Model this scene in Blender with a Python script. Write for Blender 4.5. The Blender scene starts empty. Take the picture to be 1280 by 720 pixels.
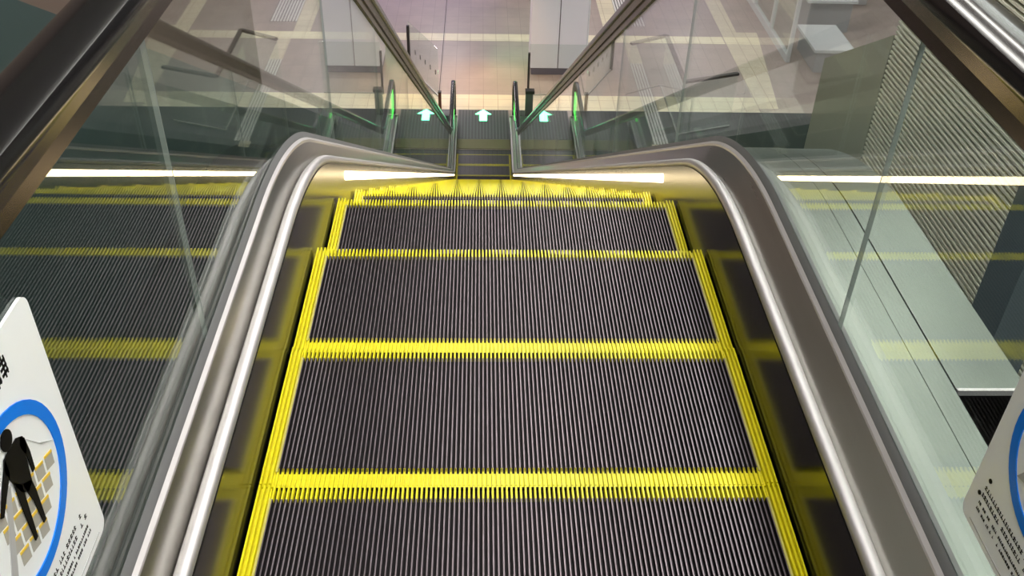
import bpy, bmesh, math, random
from mathutils import Vector, Matrix
C = bpy.context.scene.collection
SC = bpy.context.scene
random.seed(4)

# ---------------------------------------------------------------- camera
FPX, CX, CZ = 1195.24, -0.083, 1.408
PIT, YAW, ROL = math.radians(36.818), math.radians(2.4995), math.radians(1.7337)
cp, sp, cy_, sy_ = math.cos(PIT), math.sin(PIT), math.cos(YAW), math.sin(YAW)
Fv = Vector((sy_*cp, cy_*cp, -sp)); R0 = Vector((cy_, -sy_, 0)); U0 = R0.cross(Fv)
Rv = math.cos(ROL)*R0 + math.sin(ROL)*U0
Uv = -math.sin(ROL)*R0 + math.cos(ROL)*U0
cam = bpy.data.cameras.new('camera'); co = bpy.data.objects.new('camera', cam); C.objects.link(co)
m = Matrix.Identity(4)
for i in range(3):
    m[i][0] = Rv[i]; m[i][1] = Uv[i]; m[i][2] = -Fv[i]
m[0][3], m[1][3], m[2][3] = CX, 0, CZ
co.matrix_world = m
cam.sensor_width = 36; cam.lens = FPX*36/1280; cam.clip_start = .02; cam.clip_end = 200
SC.camera = co

# ---------------------------------------------------------------- world / exposure
w = bpy.data.worlds.new('world'); SC.world = w; w.use_nodes = True
w.node_tree.nodes['Background'].inputs[0].default_value = (.80, .86, .84, 1)
w.node_tree.nodes['Background'].inputs[1].default_value = .6
SC.view_settings.view_transform = 'Standard'
SC.view_settings.look = 'None'
SC.view_settings.gamma = 1
SC.view_settings.use_curve_mapping = False
SC.view_settings.exposure = 0.0
SC.cycles.max_bounces = 14; SC.cycles.glossy_bounces = 10; SC.cycles.transparent_max_bounces = 32
SC.cycles.diffuse_bounces = 4
SC.cycles.use_denoising = True
L_UP, L_LOW, L_SKIRT, L_SPOT = 24.0, 17.5, 11.0, 230.0     # luminaire strengths
FZ = -7.347                                             # lower floor level

# ---------------------------------------------------------------- materials
def mat(name, col, rough=.5, metal=0., bump=None, spec=None, emis=None, es=0, noise=None, aniso=None):
    m = bpy.data.materials.new(name); m.use_nodes = True
    nt = m.node_tree; b = nt.nodes['Principled BSDF']
    b.inputs['Base Color'].default_value = (*col, 1); b.inputs['Roughness'].default_value = rough
    b.inputs['Metallic'].default_value = metal
    if spec is not None: b.inputs['Specular IOR Level'].default_value = spec
    if emis: b.inputs['Emission Color'].default_value = (*emis, 1); b.inputs['Emission Strength'].default_value = es
    if aniso is not None: b.inputs['Anisotropic'].default_value = aniso
    if noise:
        sc, amt, st = noise
        tc = nt.nodes.new('ShaderNodeTexCoord'); mp = nt.nodes.new('ShaderNodeMapping'); mp.inputs['Scale'].default_value = st
        n = nt.nodes.new('ShaderNodeTexNoise'); n.inputs['Scale'].default_value = sc; n.inputs['Detail'].default_value = 6
        nt.links.new(tc.outputs['Object'], mp.inputs[0]); nt.links.new(mp.outputs[0], n.inputs['Vector'])
        mx = nt.nodes.new('ShaderNodeMix'); mx.data_type = 'RGBA'
        mx.inputs['A'].default_value = (*[c*(1-amt) for c in col], 1); mx.inputs['B'].default_value = (*[min(1, c*(1+amt)) for c in col], 1)
        nt.links.new(n.outputs[0], mx.inputs['Factor']); nt.links.new(mx.outputs['Result'], b.inputs['Base Color'])
        rm = nt.nodes.new('ShaderNodeMapRange'); rm.inputs['To Min'].default_value = rough*.8; rm.inputs['To Max'].default_value = min(1, rough*1.2)
        nt.links.new(n.outputs[0], rm.inputs['Value']); nt.links.new(rm.outputs[0], b.inputs['Roughness'])
    return m

def glass_mat(name, tint):
    m = bpy.data.materials.new(name); m.use_nodes = True; nt = m.node_tree; nt.nodes.clear()
    out = nt.nodes.new('ShaderNodeOutputMaterial'); mx = nt.nodes.new('ShaderNodeMixShader')
    tr = nt.nodes.new('ShaderNodeBsdfTransparent'); tr.inputs[0].default_value = (*tint, 1)
    gl = nt.nodes.new('ShaderNodeBsdfGlossy'); gl.inputs['Roughness'].default_value = 0.0; gl.inputs['Color'].default_value = (.97, 1, .98, 1)
    g = nt.nodes.new('ShaderNodeNewGeometry'); d = nt.nodes.new('ShaderNodeVectorMath'); d.operation = 'DOT_PRODUCT'
    nt.links.new(g.outputs['Incoming'], d.inputs[0]); nt.links.new(g.outputs['Normal'], d.inputs[1])
    def math_(op, a, b=None):
        n = nt.nodes.new('ShaderNodeMath'); n.operation = op
        for i, v in enumerate((a, b)):
            if v is None: continue
            if isinstance(v, (int, float)): n.inputs[i].default_value = v
            else: nt.links.new(v, n.inputs[i])
        return n.outputs[0]
    c = math_('ABSOLUTE', d.outputs['Value']); c = math_('SUBTRACT', 1.0, c); c = math_('POWER', c, 5.0)
    c = math_('MULTIPLY', c, .955); c = math_('ADD', c, .045)
    nt.links.new(c, mx.inputs[0]); nt.links.new(tr.outputs[0], mx.inputs[1]); nt.links.new(gl.outputs[0], mx.inputs[2])
    nt.links.new(mx.outputs[0], out.inputs[0])
    return m

def tile_mat(name, c1, c2, mortar, bw, rh, ms=.008, rough=.35, off=.0, shift=(0, 0)):
    m = bpy.data.materials.new(name); m.use_nodes = True; nt = m.node_tree; b = nt.nodes['Principled BSDF']
    tc = nt.nodes.new('ShaderNodeTexCoord'); mp = nt.nodes.new('ShaderNodeMapping'); mp.inputs['Location'].default_value = (*shift, 0)
    br = nt.nodes.new('ShaderNodeTexBrick'); br.offset = off; br.inputs['Scale'].default_value = 1
    br.inputs['Color1'].default_value = (*c1, 1); br.inputs['Color2'].default_value = (*c2, 1); br.inputs['Mortar'].default_value = (*mortar, 1)
    br.inputs['Mortar Size'].default_value = ms; br.inputs['Brick Width'].default_value = bw; br.inputs['Row Height'].default_value = rh
    br.inputs['Mortar Smooth'].default_value = .3
    nt.links.new(tc.outputs['Object'], mp.inputs[0]); nt.links.new(mp.outputs[0], br.inputs['Vector'])
    n = nt.nodes.new('ShaderNodeTexNoise'); n.inputs['Scale'].default_value = 2.2; n.inputs['Detail'].default_value = 5
    nt.links.new(tc.outputs['Object'], n.inputs['Vector'])
    mr = nt.nodes.new('ShaderNodeMapRange'); mr.inputs['To Min'].default_value = .82; mr.inputs['To Max'].default_value = 1.16
    nt.links.new(n.outputs[0], mr.inputs['Value'])
    mx = nt.nodes.new('ShaderNodeVectorMath'); mx.operation = 'SCALE'
    nt.links.new(br.outputs['Color'], mx.inputs[0]); nt.links.new(mr.outputs[0], mx.inputs['Scale'])
    nt.links.new(mx.outputs[0], b.inputs['Base Color'])
    b.inputs['Roughness'].default_value = rough
    return m

M = dict(
    steel=mat('brushed_steel', (.56, .55, .52), .30, 1., noise=(60, .06, (1, .05, 1))),
    steel_l=mat('bright_aluminium', (.72, .69, .71), .55, 1.),
    skirt=mat('skirt_black_gloss', (.005, .005, .004), .17, 0., spec=.52),
    gasket=mat('gasket_grey', (.17, .17, .18), .5),
    rubber=mat('handrail_rubber', (.010, .009, .010), .16, spec=.42),
    guide=mat('handrail_guide_bronze', (.115, .092, .082), .27, 1.),
    cleat_dark=mat('tread_groove_dark', (.009, .007, .009), .7, spec=.25),
    cleat_top=mat('tread_ridge_worn', (.19, .16, .18), .40, .9, noise=(120, .3, (1, .15, 1))),
    yellow=mat('step_yellow_paint', (.80, .72, .006), .38, noise=(160, .10, (1, 1, 1))),
    yellow_edge=mat('step_yellow_pale', (.55, .50, .12), .5),
    riser=mat('step_riser_dark', (.010, .009, .010), .6, spec=.25),
    outer=mat('outer_deck_steel', (.27, .295, .27), .36, 1., noise=(8, .08, (1, .6, 1))),
    dark_clad=mat('dark_cladding', (.025, .033, .033), .8, spec=.1),
    plate=mat('floor_plate_dark', (.095, .098, .093), .45, .3, noise=(30, .25, (1, .1, 1))),
    comb=mat('comb_brass', (.17, .16, .07), .45, .5),
    white=mat('sign_white', (.93, .95, .97), .3),
    blue=mat('sign_blue', (.0, .20, .85), .3, spec=.3),
    black=mat('sign_black', (.004, .004, .004), .5, spec=.1),
    sgrey=mat('sign_grey', (.45, .45, .46), .4),
    pframe=mat('sign_photo_steps', (.42, .40, .36), .4),
    syel=mat('sign_yellow', (.80, .55, .05), .4),
    pillar=mat('pillar_panel', (.93, .90, .96), .4),
    pillar_edge=mat('pillar_bright_corner', (.86, .86, .90), .3),
    kick=mat('pillar_kick_dark', (.17, .14, .17), .5),
    post=mat('post_dark', (.035, .028, .026), .4),
    bollard=mat('bollard_grey', (.12, .11, .11), .4),
    rust=mat('post_redbrown', (.20, .07, .035), .5),
    ceil_l=mat('ceiling_pale', (.60, .66, .62), .8),
    ceil_b=mat('ceiling_brown', (.20, .13, .10), .6),
    wall_b=mat('wall_brown', (.20, .14, .115), .6),
    wall_t=mat('wall_teal_dark', (.045, .07, .07), .5, spec=.25),
    rib=mat('ribbed_cladding', (.66, .66, .56), .40, .2),
    groove=mat('ribbed_backing', (.36, .32, .25), .6),
    olive=mat('olive_grey_wall', (.30, .31, .25), .5),
    lilac=mat('lilac_reflection_panel', (.5, .4, .8), .5, emis=(.42, .30, .95), es=2.2),
    greenlit=mat('green_reflection_panel', (.1, .6, .2), .5, emis=(.12, .85, .25), es=5.0),
    slab=mat('slab_grey', (.18, .17, .165), .7),
    wwhite=mat('shop_white', (.75, .77, .78), .4),
    steelpost=mat('blue_grey_post', (.09, .12, .14), .4),
    grate=mat('grate_pale', (.85, .84, .80), .4),
    grate_d=mat('grate_gap', (.14, .13, .13), .6),
    glass=glass_mat('clear_glass', (.94, .975, .955)),
    glass_thin=glass_mat('guard_glass', (.94, .97, .955)),
    gedge=mat('glass_edge_pale', (.38, .43, .41), .3),
    arrow=mat('green_arrow_lit', (.1, .8, .4), .5, emis=(.14, 1.0, .45), es=7.0),
    glow=mat('green_lamp_lit', (.1, .6, .1), .5, emis=(.08, .85, .10), es=1.6),
    tube=mat('lamp_white', (1, 1, 1), .5, emis=(1, .97, .90), es=L_UP),
    tube_low=mat('lamp_white_low', (1, 1, 1), .5, emis=(1, .93, .93), es=L_LOW),
    streak_light=mat('streak_light_white', (1, 1, 1), .5, emis=(.93, 1, .96), es=10.0),
    skirt_lamp=mat('skirt_lamp_lit', (1, 1, 1), .5, emis=(1, .78, .46), es=L_SKIRT),
)

# ---------------------------------------------------------------- mesh helpers
class MB:
    def __init__(s): s.v = []; s.f = []; s.m = []; s.mats = []
    def mi(s, m):
        if m not in s.mats: s.mats.append(m)
        return s.mats.index(m)
    def box(s, x0, x1, y0, y1, z0, z1, m):
        b = len(s.v); k = s.mi(m)
        s.v += [(x, y, z) for x in (x0, x1) for y in (y0, y1) for z in (z0, z1)]
        for f in ((0, 1, 3, 2), (4, 6, 7, 5), (0, 4, 5, 1), (2, 3, 7, 6), (0, 2, 6, 4), (1, 5, 7, 3)):
            s.f.append([b+i for i in f]); s.m.append(k)
    def prism(s, pts, axis, a, b_, m):          # pts 2D, extruded along axis
        b = len(s.v); k = s.mi(m); n = len(pts)
        for t in (a, b_):
            for p in pts:
                s.v.append({'x': (t, p[0], p[1]), 'y': (p[0], t, p[1]), 'z': (p[0], p[1], t)}[axis])
        s.f.append([b+i for i in range(n)]); s.m.append(k)
        s.f.append([b+n+i for i in reversed(range(n))]); s.m.append(k)
        for i in range(n):
            j = (i+1) % n; s.f.append([b+i, b+n+i, b+n+j, b+j]); s.m.append(k)
    def rings(s, rings, m, closed=True, caps=True):
        b = len(s.v); k = s.mi(m); n = len(rings[0])
        for r in rings: s.v += [tuple(p) for p in r]
        for i in range(len(rings)-1):
            for j in range(n if closed else n-1):
                q = (j+1) % n
                s.f.append([b+i*n+j, b+i*n+q, b+(i+1)*n+q, b+(i+1)*n+j]); s.m.append(k)
        if caps and closed:
            s.f.append([b+j for j in reversed(range(n))]); s.m.append(k)
            s.f.append([b+(len(rings)-1)*n+j for j in range(n)]); s.m.append(k)
    def quad(s, p, m): b = len(s.v); s.v += p; s.f.append([b+i for i in range(len(p))]); s.m.append(s.mi(m))
    def build(s, name, parent=None, smooth=False, loc=(0, 0, 0), recalc=True):
        me = bpy.data.meshes.new(name); me.from_pydata(s.v, [], s.f)
        for m_ in s.mats: me.materials.append(M[m_])
        me.polygons.foreach_set('material_index', s.m)
        if recalc:
            bm = bmesh.new(); bm.from_mesh(me); bmesh.ops.recalc_face_normals(bm, faces=bm.faces); bm.to_mesh(me); bm.free()
        o = bpy.data.objects.new(name, me); C.objects.link(o); o.location = loc
        if smooth:
            for p in me.polygons: p.use_smooth = True
            try: me.set_sharp_from_angle(angle=math.radians(38))
            except Exception: pass
        if parent: o.parent = parent
        return o
def tag(o, label, cat, group=None):
    o['label'] = label; o['category'] = cat
    if group: o['group'] = group
    return o
def thing(name, label, cat, loc=(0, 0, 0), group=None):
    o = bpy.data.objects.new(name, None); C.objects.link(o); o.location = loc; o.empty_display_size = .1
    return tag(o, label, cat, group)
def struct(o, label=None):
    o['kind'] = 'structure'
    if label: o['label'] = label
    return o

# ---------------------------------------------------------------- escalator path (nose line), profile (Y,Z,angle)
A = math.radians(30.2); YS, RT, RB = 1.915, 1.472, 1.25
YPI = YS + RT*math.tan(A/2); YB = YPI + (-FZ)/math.tan(A)          # tangent intersection points
S1 = YS; S2 = S1 + RT*A
LI = (-FZ)/math.sin(A) - RT*math.tan(A/2) - RB*math.tan(A/2); S3 = S2 + LI; S4 = S3 + RB*A
def path(s):
    if s <= S1: return (s, 0., 0.)
    if s <= S2:
        t = (s-S1)/RT; return (YS+RT*math.sin(t), -RT*(1-math.cos(t)), t)
    y2, z2 = YS+RT*math.sin(A), -RT*(1-math.cos(A))
    if s <= S3:
        e = s-S2; return (y2+e*math.cos(A), z2-e*math.sin(A), A)
    y3, z3 = y2+LI*math.cos(A), z2-LI*math.sin(A)
    if s <= S4:
        t = A-(s-S3)/RB
        return (y3+RB*(math.sin(A)-math.sin(t)), z3-RB*(math.cos(t)-math.cos(A)), t)
    return (y3+RB*math.sin(A)+(s-S4), FZ, 0.)
# balustrade path: same slope, bends earlier than the steps do
B2 = math.radians(30.1); YP2, R2T, R2B = 2.10, 1.0, 1.3
T1 = YP2-R2T*math.tan(B2/2); T2 = T1+R2T*B2
L2 = (-FZ)/math.sin(B2)-(R2T+R2B)*math.tan(B2/2); T3 = T2+L2; T4 = T3+R2B*B2
def path2(s):
    if s <= T1: return (s, 0., 0.)
    if s <= T2:
        t = (s-T1)/R2T; return (T1+R2T*math.sin(t), -R2T*(1-math.cos(t)), t)
    y2, z2 = T1+R2T*math.sin(B2), -R2T*(1-math.cos(B2))
    if s <= T3: return (y2+(s-T2)*math.cos(B2), z2-(s-T2)*math.sin(B2), B2)
    y3, z3 = y2+L2*math.cos(B2), z2-L2*math.sin(B2)
    if s <= T4:
        t = B2-(s-T3)/R2B; return (y3+R2B*(math.sin(B2)-math.sin(t)), z3-R2B*(math.cos(t)-math.cos(B2)), t)
    return (y3+R2B*math.sin(B2)+(s-T4), FZ, 0.)
def off(s, h):
    y, z, t = path2(s); return (y+h*math.sin(t), z+h*math.cos(t))
def stations(s0, s1):
    L = [s0, s1] + [T1+(T2-T1)*i/24 for i in range(25)] + [T3+(T4-T3)*i/12 for i in range(13)]
    return sorted(s for s in set(L) if s0 <= s <= s1)
def s_at_y(y, h=0):
    lo, hi = -3, 30
    for _ in range(50):
        c = (lo+hi)/2
        if off(c, h)[0] < y: lo = c
        else: hi = c
    return lo
def sweep(mb, prof, m, s0, s1, side=1):                            # prof: (x,h)
    mb.rings([[(side*x, *off(s, h)) for x, h in prof] for s in stations(s0, s1)], m)

# ---------------------------------------------------------------- lower hall (setting)
pink = tile_mat('pink_tiles', (.47, .385, .345), (.44, .365, .33), (.34, .28, .25), .30, .60, .005, .32)
pale = tile_mat('pale_tiles', (.86, .78, .59), (.83, .75, .56), (.52, .42, .28), .30, .35, .006, .32)
darkf = tile_mat('dark_plates', (.055, .058, .056), (.05, .053, .05), (.02, .02, .02), .085, 3.2, .006, .32)
M.update(pink=pink, pale=pale, darkf=darkf)
b = MB(); b.box(-14, 16, -3, 34, FZ-.3, FZ-.004, 'pink'); struct(b.build('floor'))
b = MB(); b.box(-14, 16, -3, 16.05, FZ-.004, FZ-.002, 'darkf'); b.box(-14, -.66, 16.05, 17.72, FZ-.004, FZ-.002, 'darkf'); b.box(.66, 16, 16.05, 17.72, FZ-.004, FZ-.002, 'darkf'); struct(b.build('trim_1'), 'dark floor plates around the foot of the escalator')
b = MB(); b.box(-14, 5.68, 17.72, 18.42, FZ-.004, FZ, 'pale'); struct(b.build('trim_2'), 'pale yellow tile band just beyond the foot of the escalator')
b = MB(); b.box(-14, 5.68, 21.28, 21.71, FZ-.004, FZ, 'pale'); struct(b.build('trim_3'), 'pale tile band crossing the pink floor further off')
b = MB(); b.box(2.9, 3.3, 21.71, 30, FZ-.004, FZ, 'pale'); b.box(3.28, 3.57, 20.08, 21.28, FZ-.004, FZ, 'pale'); b.box(3.24, 3.45, 15.7, 16.3, FZ-.001, FZ+.002, 'pale'); struct(b.build('trim_4'), 'pale tile strip running away beside the pillar')
b = MB(); b.prism([(5.68, 17.9), (6.1, 17.9), (6.6, 22.0), (6.1, 22.0), (6.22, 30), (5.8, 30)], 'z', FZ-.004, FZ, 'pale'); struct(b.build('trim_5'), 'pale tile strip in front of the shop glass')
b = MB(); b.box(-.93, -.915, 18.42, 30, FZ-.004, FZ+.001, 'post'); struct(b.build('trim_6'), 'thin dark joint in the pink floor')
def grate(x0, x1, y0, y1, label, n=5):
    t = thing('floor_grate', label, 'grate', ((x0+x1)/2, y0, FZ))
    w_ = (x1-x0)/2; b = MB(); b.box(-w_, w_, 0, y1-y0, -.003, .001, 'grate_d'); b.build('backing', t)
    b = MB()
    p = 2*w_/n
    for i in range(n): b.box(-w_+i*p+.004, -w_+i*p+p*.66, 0, y1-y0, .001, .012, 'grate')
    b.build('slats', t)
grate(3.28, 3.58, 16.3, 20.08, 'pale slatted floor grate beside the glass guard, seen through the right glass')
grate(3.3, 3.95, 22.3, 30, 'pale slatted floor grate at the top behind the pillar', 9)
# lower hall ceiling and walls
b = MB(); b.box(-14, 16, 15.6, 34, -3.5, -.35, 'slab'); struct(b.build('ceiling'), 'ceiling slab of the lower hall')
b = MB(); b.box(-14, 16, 34, 34.2, FZ, 3, 'slab'); struct(b.build('wall_back'))
b = MB(); b.box(-14.2, -14, -3, 34, FZ, 3, 'slab'); struct(b.build('wall_left_hall'))
# upper ceiling
b = MB(); b.box(-5, .2, -4, 15.6, 2.9, 3.0, 'ceil_l'); b.box(.2, 6, -4, 15.6, 2.9, 3.0, 'ceil_b'); struct(b.build('ceiling_upper'), 'ceiling over the escalator, pale on the left and brown on the right')
# upper floor around the landing
b = MB(); b.box(-5, -.76, -4, .6, -.35, 0, 'wall_b'); b.box(-.76, .92, -4, -1.45, -.35, 0, 'slab'); b.box(.92, 6, -4, 1.2, -.35, -.0, 'plate'); struct(b.build('floor_upper'), 'dark floor of the upper landing')
def slope_wall(name, xa, xb, y0, y1, h, depth, m, lab):
    n = 16; up = []
    for i in range(n+1): up.append((lambda s: (off(s, h)))(s_at_y(y0+(y1-y0)*i/n, h)))
    b = MB(); b.prism(up+[(y, max(FZ, z-depth)) for y, z in reversed(up)], 'x', xa, xb, m); struct(b.build(name), lab)
b = MB(); b.box(-3.1, -3.0, -4, 12, -4.2, 2.9, 'wall_b'); struct(b.build('wall_left_upper'), 'brown wall left of the escalator')
# ribbed wall on the right
b = MB(); b.box(2.03, 2.12, 1.0, 4.55, -4.6, 2.9, 'groove')
z = -4.5
while z < 2.8:
    b.box(2.0, 2.03, 1.0, 4.55, z, z+.011, 'rib'); z += .026
struct(b.build('wall_right'), 'ribbed wall to the right of the escalator')

slope_wall('wall_left', -1.5, -1.42, .7, 15.5, .66, 3.2, 'wall_t', 'dark teal sloping wall left of the escalator')
slope_wall('wall_right_slope', 2.0, 2.1, 4.56, 5.4, .88, 4.0, 'olive', 'olive grey sloping wall beyond the ribbed wall')
slope_wall('wall_right_low', 2.0, 2.1, 5.41, 15.5, .5, 3.0, 'wall_t', 'dark sloping wall right of the escalator')
# ---------------------------------------------------------------- escalator: steps
PITCH, NOSE0 = .405, 1.241
W2 = .502; NC = 111; CP = 2*W2/NC; CH = .011; TD = .399
def cleat_part(name, parent, i0, i1, y0, y1, top, side, floor, raise_=0., lead=0., last=0., bot=-.011):
    """ridges i0..i1 from y0 to y1; grooves get the floor material"""
    b = MB(); x_ = -W2+i0*CP
    pts = []
    kt, ks, kf = b.mi(top), b.mi(side), b.mi(floor)
    for i in range(i0, i1):
        x0 = -W2+i*CP; xa = x0+CP*(.30 if raise_ or top == 'yellow' else .355); xb = x0+CP*(.70 if raise_ or top == 'yellow' else .645)
        h = raise_
        base = len(b.v)
        row = [(x0, bot), (xa-.0006, bot), (xa, h), (xb, h), (xb+.0006, bot), (x0+CP, bot)]
        for y in (y0-lead, y1+last):
            b.v += [(x, y if zz > bot else min(max(y, y0), y1), zz) for x, zz in row]
        for j in range(5):
            b.f.append([base+j, base+j+1, base+6+j+1, base+6+j]); b.m.append([kf, ks, kt, ks, kf][j])
        for o_ in (0, 6):
            b.f.append([base+o_+1, base+o_+2, base+o_+3, base+o_+4]); b.m.append(ks)
    return b.build(name, parent, recalc=False)
def make_step(loc, label, group):
    t = thing('escalator_step', label, 'step', loc, group)
    cleat_part('tread', t, 3, NC-3, -TD+.034, -.028, 'cleat_top', 'cleat_dark', 'cleat_dark', lead=0)
    b = MB(); b.box(-W2, W2, -TD, 0, -.030, -.0112, 'riser'); b.build('tread_base', t)
    cleat_part('front_edge', t, 3, NC-3, -.028, 0, 'yellow', 'yellow', 'cleat_dark', last=.004)['label'] = 'yellow painted front edge'
    r = cleat_part('rear_edge', t, 3, NC-3, -TD, -TD+.034, 'yellow', 'yellow', 'yellow', last=.010, bot=-.006); r['label'] = 'yellow painted rear edge'
    for a0, a1 in ((0, 3), (NC-3, NC)):
        e = cleat_part('side_edge', t, a0, a1, -TD, .001, 'yellow', 'yellow', 'yellow', raise_=.006, bot=-.004, last=.001); e['label'] = 'yellow painted side edge'
        sx = -W2 + (3*CP if a0 == 0 else (NC-3)*CP)
        b = MB(); b.box(min(sx, sx+(.004 if a0 == 0 else -.004)), max(sx, sx+(.004 if a0 == 0 else -.004)), -TD+.034, -.028, -.011, .002, 'yellow_edge'); b.build('edge_strip', e)
        b = MB(); b.box(-W2 if a0 == 0 else W2-3*CP, -W2+3*CP if a0 == 0 else W2, -TD, 0, -.0112, -.0041, 'yellow'); b.build('edge_base', e)
    b = MB(); pr = []
    for i in range(9):
        q = i/8; pr.append((-.002-.050*q*q, -.011-.19*q))
    pts = pr+[(y-.01, z) for y, z in reversed(pr)]
    b.prism(pts, 'x', -W2+.002, W2-.002, 'riser'); b.build('riser', t)
    return t
def dup(root, loc, label=None):
    r = root.copy(); C.objects.link(r); r.location = loc
    if label: r['label'] = label
    for ch in list(root.children):
        c = ch.copy(); C.objects.link(c); c.parent = r
        for g in ch.children:
            d = g.copy(); C.objects.link(d); d.parent = c
    return r
GS = 'moving steps of the escalator'
s_end = S4+15.86-path(S4)[0]; nst = round((s_end-NOSE0)/PITCH); PITCH = (s_end-NOSE0)/nst
names = {-2: 'ridged step under the camera, mostly below the frame', -1: 'ridged step just below the bottom edge of the picture',
    0: 'dark ridged step cut by the bottom edge of the picture, nearest full-width one', 1: 'dark ridged step with yellow edges, second from the bottom of the picture',
    2: 'dark ridged step with yellow edges, third from the bottom of the picture', 3: 'narrow-looking ridged step at the crest, fourth from the bottom',
    4: 'thin sliver of ridged step just past the crest, fifth from the bottom', nst: 'dark step at the very foot of the escalator, touching the comb plate',
    nst-1: 'second step from the comb plate at the escalator foot', nst-2: 'third step from the comb plate at the escalator foot'}
proto = None
for k in range(-2, nst+1):
    y, z, _ = path(NOSE0+PITCH*k)
    lab = names.get(k, 'ridged step on the steep run, only its yellow front edge showing past the crest')
    if proto is None: proto = make_step((0, y, z), lab, GS)
    else: dup(proto, (0, y, z), lab)
# comb and landing plates
def landing(yc, z, d, label, label2, ylen, clen=.42):
    t = thing('comb_plate', label, 'comb plate', (0, yc, z))
    b = MB(); b.box(-.505, .505, min(.05*d, clen*d), max(.05*d, clen*d), -.03, .004, 'comb'); b.build('plate', t)
    b = MB()
    for i in range(NC+1):
        x = -W2+i*CP-.0013
        b.box(x, x+.0026, min(-.02*d, .05*d), max(-.02*d, .05*d), -.009, .003, 'comb')
    b.build('comb_teeth', t)
    t2 = thing('landing_plate', label2, 'floor plate', (0, yc+clen*d, z))
    b = MB(); b.box(-.506, .506, min(0, d*ylen), max(0, d*ylen), -.03, .002, 'gasket'); b.build('plate', t2)
    b = MB(); n = 16
    for i in range(n):
        x = -.50+1.0*(i+.5)/n
        b.box(x-.024, x+.024, min(d*.02, d*(ylen-.02)), max(d*.02, d*(ylen-.02)), .002, .005, 'plate')
    b.build('ribs', t2)
landing(16.03+.0, FZ, 1, 'brass-green comb plate at the foot of the escalator', 'dark ribbed landing plate at the foot of the escalator with the lit arrow', 1.26)
landing(NOSE0-3*PITCH-.025, 0, -1, 'comb plate at the head of the escalator behind the camera', 'ribbed landing plate at the head of the escalator', .6)
b = MB(); a_ = [(0, .30), (-.16, .10), (-.075, .10), (-.075, -.18), (.075, -.18), (.075, .10), (.16, .10)]
b.prism(a_, 'z', 0, .006, 'arrow'); tag(b.build('direction_arrow', loc=(-.005, 17.40, FZ+.006)), 'glowing green arrow on the dark landing plate at the escalator foot', 'arrow light')

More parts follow.
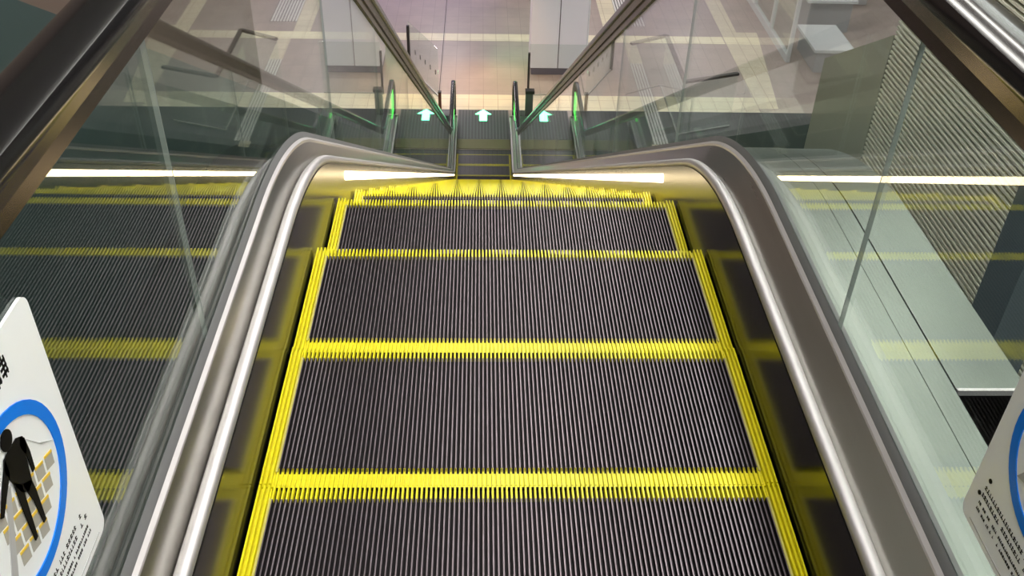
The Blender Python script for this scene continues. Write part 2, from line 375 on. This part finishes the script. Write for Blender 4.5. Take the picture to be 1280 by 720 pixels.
# ---------------------------------------------------------------- balustrades
YE = 16.95
SB0, SB1 = -1.0, s_at_y(YE)
HN = .895          # handrail top height above nose line
def balustrade(side, g, wordside, joints):
    t = thing('escalator_balustrade', 'glass and steel balustrade on the %s of the escalator' % wordside, 'balustrade')
    x0, x1 = SB0, SB1
    b = MB(); sweep(b, [(.507, -.30), (.507, .195), (.513, .195), (.513, -.30)], 'skirt', x0, x1, side); b.build('skirt_panel', t, True)['label'] = 'polished skirt panel mirroring the yellow edges'
    b = MB(); n = 12
    sweep(b, [(.5205+.0135*math.cos(2*math.pi*i/n), .204+.0135*math.sin(2*math.pi*i/n)) for i in range(n)], 'steel_l', x0, x1, side); b.build('edge_moulding', t, True)['label'] = 'rounded pale aluminium moulding'
    b = MB(); sweep(b, [(.5335, .192), (.5335, .199), (g-.020, .256), (g-.016, .250)], 'steel', x0, x1, side); b.build('inner_deck', t, True)
    b = MB(); sweep(b, [(g-.021, .254), (g-.021, .261), (g-.0145, .267), (g-.0145, .254)], 'steel_l', x0, x1, side); b.build('bright_trim', t, True)
    b = MB(); sweep(b, [(g-.0145, .254), (g-.0145, .266), (g-.0052, .282), (g-.0052, .254)], 'gasket', x0, x1, side)
    sweep(b, [(g+.0052, .250), (g+.0052, .268), (g+.016, .264), (g+.016, .250)], 'gasket', x0, x1, side); b.build('glass_gasket', t, True)
    # skirt lamp strip
    b = MB(); sweep(b, [(.5045, .145), (.5045, .173), (.5075, .173), (.5075, .145)], 'skirt_lamp', s_at_y(2.655, .158), s_at_y(14.2, .158), side); b.build('skirt_light', t)['label'] = 'lit white lamp strip'
    # glass panels, split at vertical joints
    HT = .860; HB = .258
    def curve(h, y0, y1, n):
        return [(lambda s: off(s, h))(s_at_y(y0+(y1-y0)*i/n, h)) for i in range(n+1)]
    js = [None]+joints+[None]
    for i in range(len(js)-1):
        a = js[i]; c = js[i+1]; b = MB()
        if a is None:
            lo = curve(HB, -1.0, c-.0018, 8); up = curve(HT, -1.0, c-.0018, 8)
            cen = (-1.0, (HB+HT)/2); r = (HT-HB)/2
            arc = [(cen[0]-r*math.sin(math.pi*j/14), cen[1]+r*math.cos(math.pi*j/14)) for j in range(1, 14)]
            poly = lo + up[::-1] + arc
        elif c is None:
            ye = YE
            lo = curve(HB, a+.0018, ye, 14); up = curve(HT, a+.0018, ye, 14)
            cz = FZ+(HB+HT)/2; r = (HT-HB)/2
            arc = [(ye+r*math.sin(math.pi*j/14), cz+r*math.cos(math.pi*j/14)) for j in range(1, 14)]
            poly = lo + arc[::-1] + up[::-1]
        else:
            n = 24 if a < 3.5 else 4
            poly = curve(HB, a+.0018, c-.0018, n) + curve(HT, a+.0018, c-.0018, n)[::-1]
        k = b.mi('glass'); ke = b.mi('gedge'); n = len(poly); xs = sorted((side*(g-.004), side*(g+.004)))
        b.v += [(xs[0], *p) for p in poly] + [(xs[1], *p) for p in poly]
        b.f.append(list(range(n))); b.m.append(k); b.f.append([n+i_ for i_ in reversed(range(n))]); b.m.append(k)
        for i_ in range(n):
            j_ = (i_+1) % n; b.f.append([i_, n+i_, n+j_, j_]); b.m.append(ke)
        b.build('glass_panel', t)
    # handrail guide and rubber handrail, going round the end newels
    def loop(prof, sa, sb, mname, name, parent, label=None):
        rings = []
        hc = .56
        st = stations(sa, sb)
        ya = off(sa, 0)[0]; yb = off(sb, 0)[0]
        for j in range(17, 0, -1):
            th = math.pi*j/17
            rings.append([(side*x, ya-(h-hc)*math.sin(th), hc+(h-hc)*math.cos(th)) for x, h in prof])
        for s in st: rings.append([(side*x, *off(s, h)) for x, h in prof])
        for j in range(1, 18):
            th = math.pi*j/17
            rings.append([(side*x, yb+(h-hc)*math.sin(th), FZ+hc+(h-hc)*math.cos(th)) for x, h in prof])
        b = MB(); b.rings(rings, mname); o = b.build(name, parent, True)
        if label: o['label'] = label
        return o
    loop([(g-.012, .850), (g-.012, .880), (g+.012, .880), (g+.012, .850)], SB0, SB1, 'guide', 'guide_channel', t, 'steel channel gripping the glass top')
    loop([(g-.020, .881), (g-.026, .912), (g+.026, .912), (g+.020, .881)], SB0, SB1, 'guide', 'handrail_guide', t, 'steel guide under the handrail')
    h = loop([(g-.028, .9125), (g-.038, .916), (g-.042, .930), (g-.037, .944), (g-.022, .952), (g, .954), (g+.022, .952), (g+.037, .944), (g+.042, .930), (g+.038, .916), (g+.028, .9125)], SB0, SB1, 'rubber', 'handrail', None)
    tag(h, 'glossy black rubber handrail on the %s of the escalator' % wordside, 'handrail', None)
    # newel green lamps at the foot
    b = MB(); b.box(side*g-.012, side*g+.012, YE-.25, YE+.2, FZ+.285, FZ+.31, 'glow'); b.box(side*g-.0055, side*g+.0055, YE-.1, YE+.22, FZ+.31, FZ+.68, 'glow')
    b.build('newel_lamp', t)['label'] = 'green lit lamp in the foot newel'
    # decks at the ends: caps
    for yy, d in ((off(SB1, 0)[0], 1), (SB0, -1)):
        z = FZ if d == 1 else 0
        b = MB(); b.prism([(yy, z-.02), (yy+d*.30, z-.02), (yy+d*.28, z+.06), (yy+d*.15, z+.20), (yy, z+.25)], 'x', min(side*.515, side*(g+.08)), max(side*.515, side*(g+.08)), 'steel'); b.build('newel_base', t, True)
    # outer side
    if side == 1:
        b = MB(); sweep(b, [(g+.016, .236), (g+.016, .250), (.727, .250), (.727, .236)], 'outer', x0, x1, 1); sweep(b, [(.7285, .236), (.7285, .250), (.774, .250), (.774, .236)], 'outer', x0, x1, 1); b.build('outer_deck', t, True)
        b = MB(); sweep(b, [(.779, .236), (.779, .248), (.910, .248), (.910, .236)], 'outer', s_at_y(1.25), x1, 1); b.build('outer_cover', t, True)
        b = MB(); b.box(.779, .915, 1.243, 1.25, .238, .250, 'steel_l'); b.build('cover_lip', t)
        b = MB(); sweep(b, [(.906, -.55), (.906, .234), (.913, .234), (.913, -.55)], 'outer', s_at_y(1.25), x1, 1); sweep(b, [(.770, -.3), (.770, .234), (.774, .234), (.774, -.3)], 'gasket', x0, s_at_y(1.25), 1); b.build('side_cladding', t, True)
    else:
        b = MB(); sweep(b, [(g+.016, .230), (g+.016, .246), (.74, .246), (.74, .230)], 'dark_clad', x0, x1, -1); b.build('outer_deck', t, True)
        b = MB(); sweep(b, [(.74, -.55), (.74, .246), (.748, .246), (.748, -.55)], 'dark_clad', x0, x1, -1); b.build('side_cladding', t, True)
    return t
balustrade(-1, .583, 'left', [1.365, 2.95, 4.35, 6.15, 7.65, 9.15, 10.65, 12.15, 13.65, 15.15])
balustrade(1, .603, 'right', [1.393, 2.957, 4.32, 6.10, 7.60, 9.10, 10.60, 12.10, 13.60, 15.10])
b = MB(); sweep(b, [(-.745, -.62), (-.745, -.56), (.91, -.56), (.91, -.62)], 'slab', -1.0, s_at_y(15.0), 1); tag(b.build('escalator_underside', smooth=True), 'underside casing of the escalator', 'escalator casing')

# ---------------------------------------------------------------- placards on the glass
def placard(side, gx, yc, zc, label):
    """local frame: u along viewer's right, v up; viewer stands on the escalator facing the glass"""
    t = thing('safety_placard', label, 'sign', (side*gx, yc, zc))
    us = 1 if side == -1 else -1           # viewer's right is +Y on the left glass, -Y on the right glass
    def P(u, v, d): return (-side*d, us*u, v)
    def poly(pts, d0, d1, m, name, parent=t, lab=None):
        b = MB(); n = len(pts); k = b.mi(m)
        b.v += [P(u, v, d0) for u, v in pts] + [P(u, v, d1) for u, v in pts]
        b.f.append(list(range(n))); b.m.append(k); b.f.append([n+i for i in reversed(range(n))]); b.m.append(k)
        for i in range(n): b.f.append([i, n+i, n+(i+1) % n, (i+1) % n]); b.m.append(k)
        o = b.build(name, parent)
        if lab: o['label'] = lab
        return o
    def rrect(hw, hh, r):
        return [(sx*(hw-r)+r*math.cos(a), sy*(hh-r)+r*math.sin(a)) for sx, sy, a0 in ((1, 1, 0), (-1, 1, 90), (-1, -1, 180), (1, -1, 270)) for a in [math.radians(a0+15*i) for i in range(7)]]
    poly(rrect(.14, .1925, .016), 0, .004, 'white', 'board')
    def multi(items, d0, d1, m, name, lab=None):
        b = MB(); k = b.mi(m)
        for pts in items:
            n = len(pts); s = len(b.v)
            b.v += [P(u, v, d0) for u, v in pts] + [P(u, v, d1) for u, v in pts]
            b.f.append([s+i for i in range(n)]); b.m.append(k); b.f.append([s+n+i for i in reversed(range(n))]); b.m.append(k)
            for i in range(n): b.f.append([s+i, s+n+i, s+n+(i+1) % n, s+(i+1) % n]); b.m.append(k)
        o = b.build(name, t)
        if lab: o['label'] = lab
        return o
    cv = .012
    # blue ring
    N = 48; b = MB(); k = b.mi('blue'); ro, ri = .111, .095
    for i in range(N):
        a = 2*math.pi*i/N
        for r in (ro, ri):
            for d in (.004, .0055): b.v.append(P(r*math.cos(a), cv+r*math.sin(a), d))
    for i in range(N):
        q = 4*i; w_ = 4*((i+1) % N)
        for f in ((q, w_, w_+1, q+1), (q+1, w_+1, w_+3, q+3), (q+3, w_+3, w_+2, q+2), (q+2, w_+2, w_, q)): b.f.append(list(f)); b.m.append(k)
    b.build('blue_ring', t)
    # pictured stairs: slanting grey blocks with yellow edges on the lower right of the circle
    def inside(pts): return [p for p in pts if p[0]**2+(p[1]-cv)**2 < .0995**2]
    def clip(pts):      # clip polygon against circle by pulling points in
        o = []
        for u, v in pts:
            r = math.hypot(u, v-cv)
            if r > .1005: u, v = u*.1005/r, cv+(v-cv)*.1005/r
            o.append((u, v))
        return o
    st, ye = [], []
    for i in range(6):                       # rows running down to the right, like the tread edges seen in perspective
        for j in range(4):
            uu = -.052+.023*i+.005*j; vv = .030-.024*j-.006*i
            if math.hypot(uu+.009, vv-cv-.006) < .084:
                st.append(clip([(uu, vv-.006), (uu+.018, vv-.012), (uu+.020, vv+.004), (uu+.002, vv+.010)]))
                ye.append(clip([(uu+.002, vv+.010), (uu+.020, vv+.004), (uu+.0205, vv+.0075), (uu+.0025, vv+.0135)]))
    multi(st, .004, .0045, 'pframe', 'pictured_stairs'); multi(ye, .004, .0048, 'syel', 'pictured_edges')
    # grey panel of the pictured handrail
    for q_ in ([(-.070, -.05), (-.052, -.045), (-.006, .048), (-.016, .050)], [(.046, .062), (.070, .030), (.094, .012), (.066, .036)]): poly(clip(q_), .004, .0050, 'sgrey', 'pictured_handrail')
    # figure
    fig = [[(.014+.012*math.cos(a), .093+.012*math.sin(a)) for a in [2*math.pi*i/20 for i in range(20)]],
           [(-.002, .080), (.012, .081), (.030, .080), (.041, .072), (.042, .058), (.034, .048), (.028, .016), (.016, .012), (.004, .024), (-.003, .046), (-.007, .060), (-.008, .072)],
           [(.036, .076), (.043, .068), (.044, .046), (.041, .022), (.035, .022), (.036, .046), (.030, .066)],
           [(.0, .080), (-.008, .072), (-.030, .050), (-.042, .036), (-.037, .032), (-.022, .044), (-.002, .060)],
           [(-.002, .046), (.010, .030), (.006, .0), (.001, -.045), (-.005, -.045), (-.005, .0)],
           [(.010, .030), (.028, .018), (.029, .0), (.026, -.045), (.020, -.045), (.018, -.005)]]
    multi(fig, .005, .0062, 'black', 'figure', 'black figure leaning over pictured stairs')
    # heading strokes and small lettering (too blurred in the photograph to read)
    rnd = random.Random(7); items = []
    u = -.085
    while u < .066:
        wd = rnd.choice((.016, .020, .018))
        for q in range(rnd.choice((3, 4))):
            vv = .147+.007*q; items.append([(u, vv), (u+wd*.85, vv+rnd.uniform(-.001, .002)), (u+wd*.85, vv+.0042), (u, vv+.0036)])
        items.append([(u+wd*.35, .143), (u+wd*.48, .143), (u+wd*.52, .174), (u+wd*.38, .174)])
        items.append([(u+wd*.70, .145), (u+wd*.80, .145), (u+wd*.84, .168), (u+wd*.72, .168)])
        u += wd+.001
    multi(items, .004, .0046, 'black', 'heading_lettering')
    items = []
    for v0, hh, gap in ((-.122, .0065, .003), (-.135, .0065, .003), (-.149, .0042, .002), (-.160, .0042, .002)):
        u = -.112
        while u < .10:
            wd = rnd.uniform(.003, .006) if hh > .005 else rnd.uniform(.002, .004)
            if rnd.random() > .16:
                items.append([(u, v0), (u+wd, v0), (u+wd, v0+.0014), (u, v0+.0014)])
                items.append([(u+wd*.3, v0), (u+wd*.5, v0), (u+wd*.5, v0+hh), (u+wd*.3, v0+hh)])
                if rnd.random() > .4: items.append([(u, v0+hh*.6), (u+wd, v0+hh*.6), (u+wd, v0+hh*.6+.0012), (u, v0+hh*.6+.0012)])
            u += wd+gap*.5
    multi(items, .004, .0045, 'black', 'small_lettering')
    b = MB(); k = b.mi('black')
    multi([[(-.108+.0034*math.cos(a), v+.0034*math.sin(a)) for a in [2*math.pi*i/12 for i in range(12)]] for v in (-.103,)] + [[(-.118+.0034*math.cos(a), -.136+.0034*math.sin(a)) for a in [2*math.pi*i/12 for i in range(12)]]], .004, .0052, 'black', 'fixing_hole') if side == 1 else None
    poly([(-.115, -.184), (.118, -.184), (.118, -.1825), (-.115, -.1825)], .004, .0045, 'sgrey', 'border_line')
    return t
placard(-1, .5785, .839-.14, .580, 'white safety placard with blue ring on the left glass')
placard(1, .5985, .873-.14, .565, 'white safety placard with blue ring on the right glass')

# ---------------------------------------------------------------- lower hall objects
# pillar
t = thing('hall_pillar', 'pale lavender panelled pillar standing on the lower floor beyond the escalator foot', 'pillar', (1.62, 19.85, FZ))
b = MB()
for x0, x1 in ((-.60, -.02), (.0, .58)):
    b.box(x0, x1, -.42, -.40, .16, 3.84, 'pillar')
b.box(-.585, .60, .40, .42, .16, 3.84, 'pillar'); b.build('panel', t)
b = MB(); b.box(-.605, -.585, -.40, .40, .16, 3.84, 'pillar'); b.build('side_panel', t)
b = MB(); b.box(.585, .61, -.415, .40, .16, 3.84, 'pillar_edge'); b.build('side_panel', t)['label'] = 'brighter white side panel'
b = MB(); b.box(-.585, .585, -.40, .40, 0.001, 3.84, 'kick'); b.build('core', t)
def guard(name_label, pts, h, rail='post', thick=.03):
    t = thing('glass_guard', name_label, 'glass guard', (pts[0][0], pts[0][1], FZ))
    for i in range(len(pts)-1):
        (xa, ya), (xb, yb) = pts[i], pts[i+1]
        ax, ay, bx, by = xa-pts[0][0], ya-pts[0][1], xb-pts[0][0], yb-pts[0][1]
        d = math.hypot(bx-ax, by-ay); nx, ny = -(by-ay)/d*.006, (bx-ax)/d*.006
        b = MB(); b.prism([(ax+nx, ay+ny), (bx+nx, by+ny), (bx-nx, by-ny), (ax-nx, ay-ny)], 'z', .03, h, 'glass_thin'); b.build('glass_pane', t)
        r = 3.2*(thick/.03)
        if rail:
            b = MB(); b.prism([(ax+nx*r, ay+ny*r), (bx+nx*r, by+ny*r), (bx-nx*r, by-ny*r), (ax-nx*r, ay-ny*r)], 'z', h, h+.05, rail); b.build('top_rail', t)
        b = MB(); b.prism([(ax+nx*2, ay+ny*2), (bx+nx*2, by+ny*2), (bx-nx*2, by-ny*2), (ax-nx*2, ay-ny*2)], 'z', .001, .03, 'steel'); b.build('base_channel', t)
    return t
t = guard('frameless clear glass guard between the right newel and the pillar', [(.93, 18.42), (2.15, 18.42)], 1.12, rail=None)
b = MB(); b.box(-.022, .022, -.03, .03, .001, .93, 'post'); b.build('post', t)
t = guard('frameless clear glass guard with dark stickers left of the escalator foot', [(-.93, 18.3), (-1.62, 19.75)], 1.05, rail=None)
b = MB(); b.box(-.72, -.66, 1.42, 1.48, .001, .95, 'post'); b.build('post', t)
for i in range(5):
    f_ = .12+.17*i; x, y = -.69*f_, 1.45*f_
    b = MB(); b.prism([(x+.012, y+.008), (x+.03, y-.03), (x+.034, y-.028), (x+.016, y+.010)], 'z', .42, .52, 'black'); b.build('sticker', t)
guard('dark-railed glass guard seen through the right glass beyond the handrail', [(3.0, 18.5), (3.8, 18.95), (3.8, 16.7), (4.9, 17.1)], 1.1, thick=.06)
t = thing('sensor_post', 'short dark grey post right of the right foot newel', 'post', (.90, 17.35, FZ))
b = MB(); b.prism([(-.075, -.05), (-.06, -.065), (.06, -.065), (.075, -.05), (.075, .05), (.06, .065), (-.06, .065), (-.075, .05)], 'z', .001, .56, 'bollard'); b.build('body', t)
b = MB(); b.box(-.08, .10, -.07, .07, .56, .62, 'post'); b.build('cap', t)
t = thing('marker_post', 'small red-brown post left of the left foot newel', 'post', (-.88, 17.75, FZ))
b = MB(); b.box(-.03, .03, -.04, .04, .001, .36, 'rust'); b.build('body', t)
b = MB(); b.prism([(-.034, -.044), (.034, -.044), (.034, .044), (-.034, .044)], 'z', .36, .375, 'post'); b.build('cap', t)

# shop front on the right of the lower hall
t = thing('glass_shopfront', 'white framed glass shop front at the right edge of the lower hall', 'shop front', (6.9, 20.3, FZ))
b = MB()
for i in range(7): b.box(-.04, .04, i*1.6-.04, i*1.6+.04, 0.001, 3.8, 'wwhite')
b.box(-.05, .05, 0, 9.6, .001, .16, 'wwhite'); b.build('frame', t)
for i in range(6):
    b = MB(); b.box(-.006, .006, i*1.6+.04, i*1.6+1.56, .16, 3.8, 'glass_thin'); b.build('glass_pane', t)
for i, (x, y, sx, sy, h) in enumerate(((7.7, 20.4, .9, 1.5, .55), (8.3, 22.6, 1.2, 1.2, .8), (9.4, 24.6, 1.2, 1.4, .9))):
    t = thing('display_table', ['low white display table nearest inside the shop glass', 'white display table in the middle of the shop', 'white display table deepest in the shop'][i], 'table', (x, y, FZ), 'display tables behind the shop glass')
    b = MB(); b.box(-sx/2, sx/2, -sy/2, sy/2, h-.06, h, 'wwhite'); b.build('tabletop', t)
    b = MB(); b.box(-sx/2+.08, sx/2-.08, -sy/2+.08, sy/2-.08, .001, h-.06, 'sgrey'); b.build('base', t)
# dark post beside the ribbed wall
t = thing('steel_post', 'dark blue-grey steel post between the escalator cover and the ribbed wall', 'post', (1.74, 2.55, -4.5))
b = MB(); b.box(-.07, .07, -.09, .09, -2.84, 7.3, 'steelpost'); b.build('shaft', t)
b = MB(); b.box(-.10, .10, -.12, .12, 7.3, 7.38, 'steelpost'); b.build('cap', t)

# ---------------------------------------------------------------- luminaires
def lamp(x, y, z, lx, ly, m, label, group):
    t = thing('ceiling_light', label, 'ceiling light', (x, y, z), group)
    b = MB(); b.box(-lx/2-.03, lx/2+.03, -ly/2-.03, ly/2+.03, -.05, 0, 'wwhite'); b.build('housing', t)
    b = MB(); b.box(-lx/2, lx/2, -ly/2, ly/2, -.06, -.05, m); b.build('diffuser', t)
for x in (.0, .8, 1.55):
    for i in range(6): lamp(x, -1.5+i*2.6, 2.899, .16, 1.9, 'tube', 'linear ceiling light over the escalator, above the frame', 'linear lights over the escalator')
for x in (-9, -5, -1.2, 2.8, 6.5, 10.5):
    for i in range(4): lamp(x, 16.7+i*4.0, -3.501, 1.2, .6, 'tube_low', 'square ceiling light of the lower hall, above the frame', 'lower hall lights')
for x in (-.5, .5):
    t = thing('downlight', 'warm downlight over the foot of the escalator', 'ceiling light', (x, 18.9, -3.501), 'warm downlights at the escalator foot')
    b = MB(); n = 20; b.prism([(.10*math.cos(2*math.pi*i/n), .10*math.sin(2*math.pi*i/n)) for i in range(n)], 'z', -.03, 0, 'wwhite'); b.build('housing', t)
    l = bpy.data.lights.new('downlight_lamp', 'SPOT'); l.energy = L_SPOT; l.color = (1, .62, .30); l.spot_size = math.radians(50); l.spot_blend = .8; l.shadow_soft_size = .08
    lo = bpy.data.objects.new('downlight_lamp', l); C.objects.link(lo); lo.parent = t; lo.location = (0, 0, -.05)
# glowing panels added above the frame for green and lilac reflections in the steel
t = thing('added_green_panel', 'added green glowing panel above the frame, for a green reflection in the steel', 'sign', (.9, 24.0, -5.6))
b = MB(); b.box(-.75, .75, -.06, .06, -.2, .2, 'wwhite'); b.build('box', t)
b = MB(); b.box(-.72, .72, -.065, -.06, -.17, .17, 'greenlit'); b.build('lit_face', t)
for x in (-.6, .6):
    b = MB(); b.box(x-.01, x+.01, -.01, .01, .2, 2.1, 'sgrey'); b.build('hanger', t)
t = thing('added_lilac_panel', 'added lilac glowing panel above the frame, for a lilac reflection in the steel', 'sign', (-3.5, 33.9, -3.6))
b = MB(); b.box(-4, 4, -.1, .0, -1.0, 1.0, 'lilac'); b.build('lit_face', t)
b = MB(); b.box(-4.1, 4.1, -.08, .09, -1.1, 1.1, 'wwhite'); b.build('box', t)

for zz in (1.62, 1.86, 2.12, 2.40):  # light bars added out of view to put white streaks on the right handrail
    t = thing('added_light_bar', 'added light bar on the ribbed wall, above the frame, for streaks on the handrail', 'added light', (1.998, 3.0, zz), 'added light bars on the ribbed wall')
    b = MB(); b.box(-.04, 0, -1.45, 1.45, -.03, .03, 'wwhite'); b.build('housing', t)
    b = MB(); b.box(-.046, -.04, -1.42, 1.42, -.022, .022, 'streak_light'); b.build('diffuser', t)
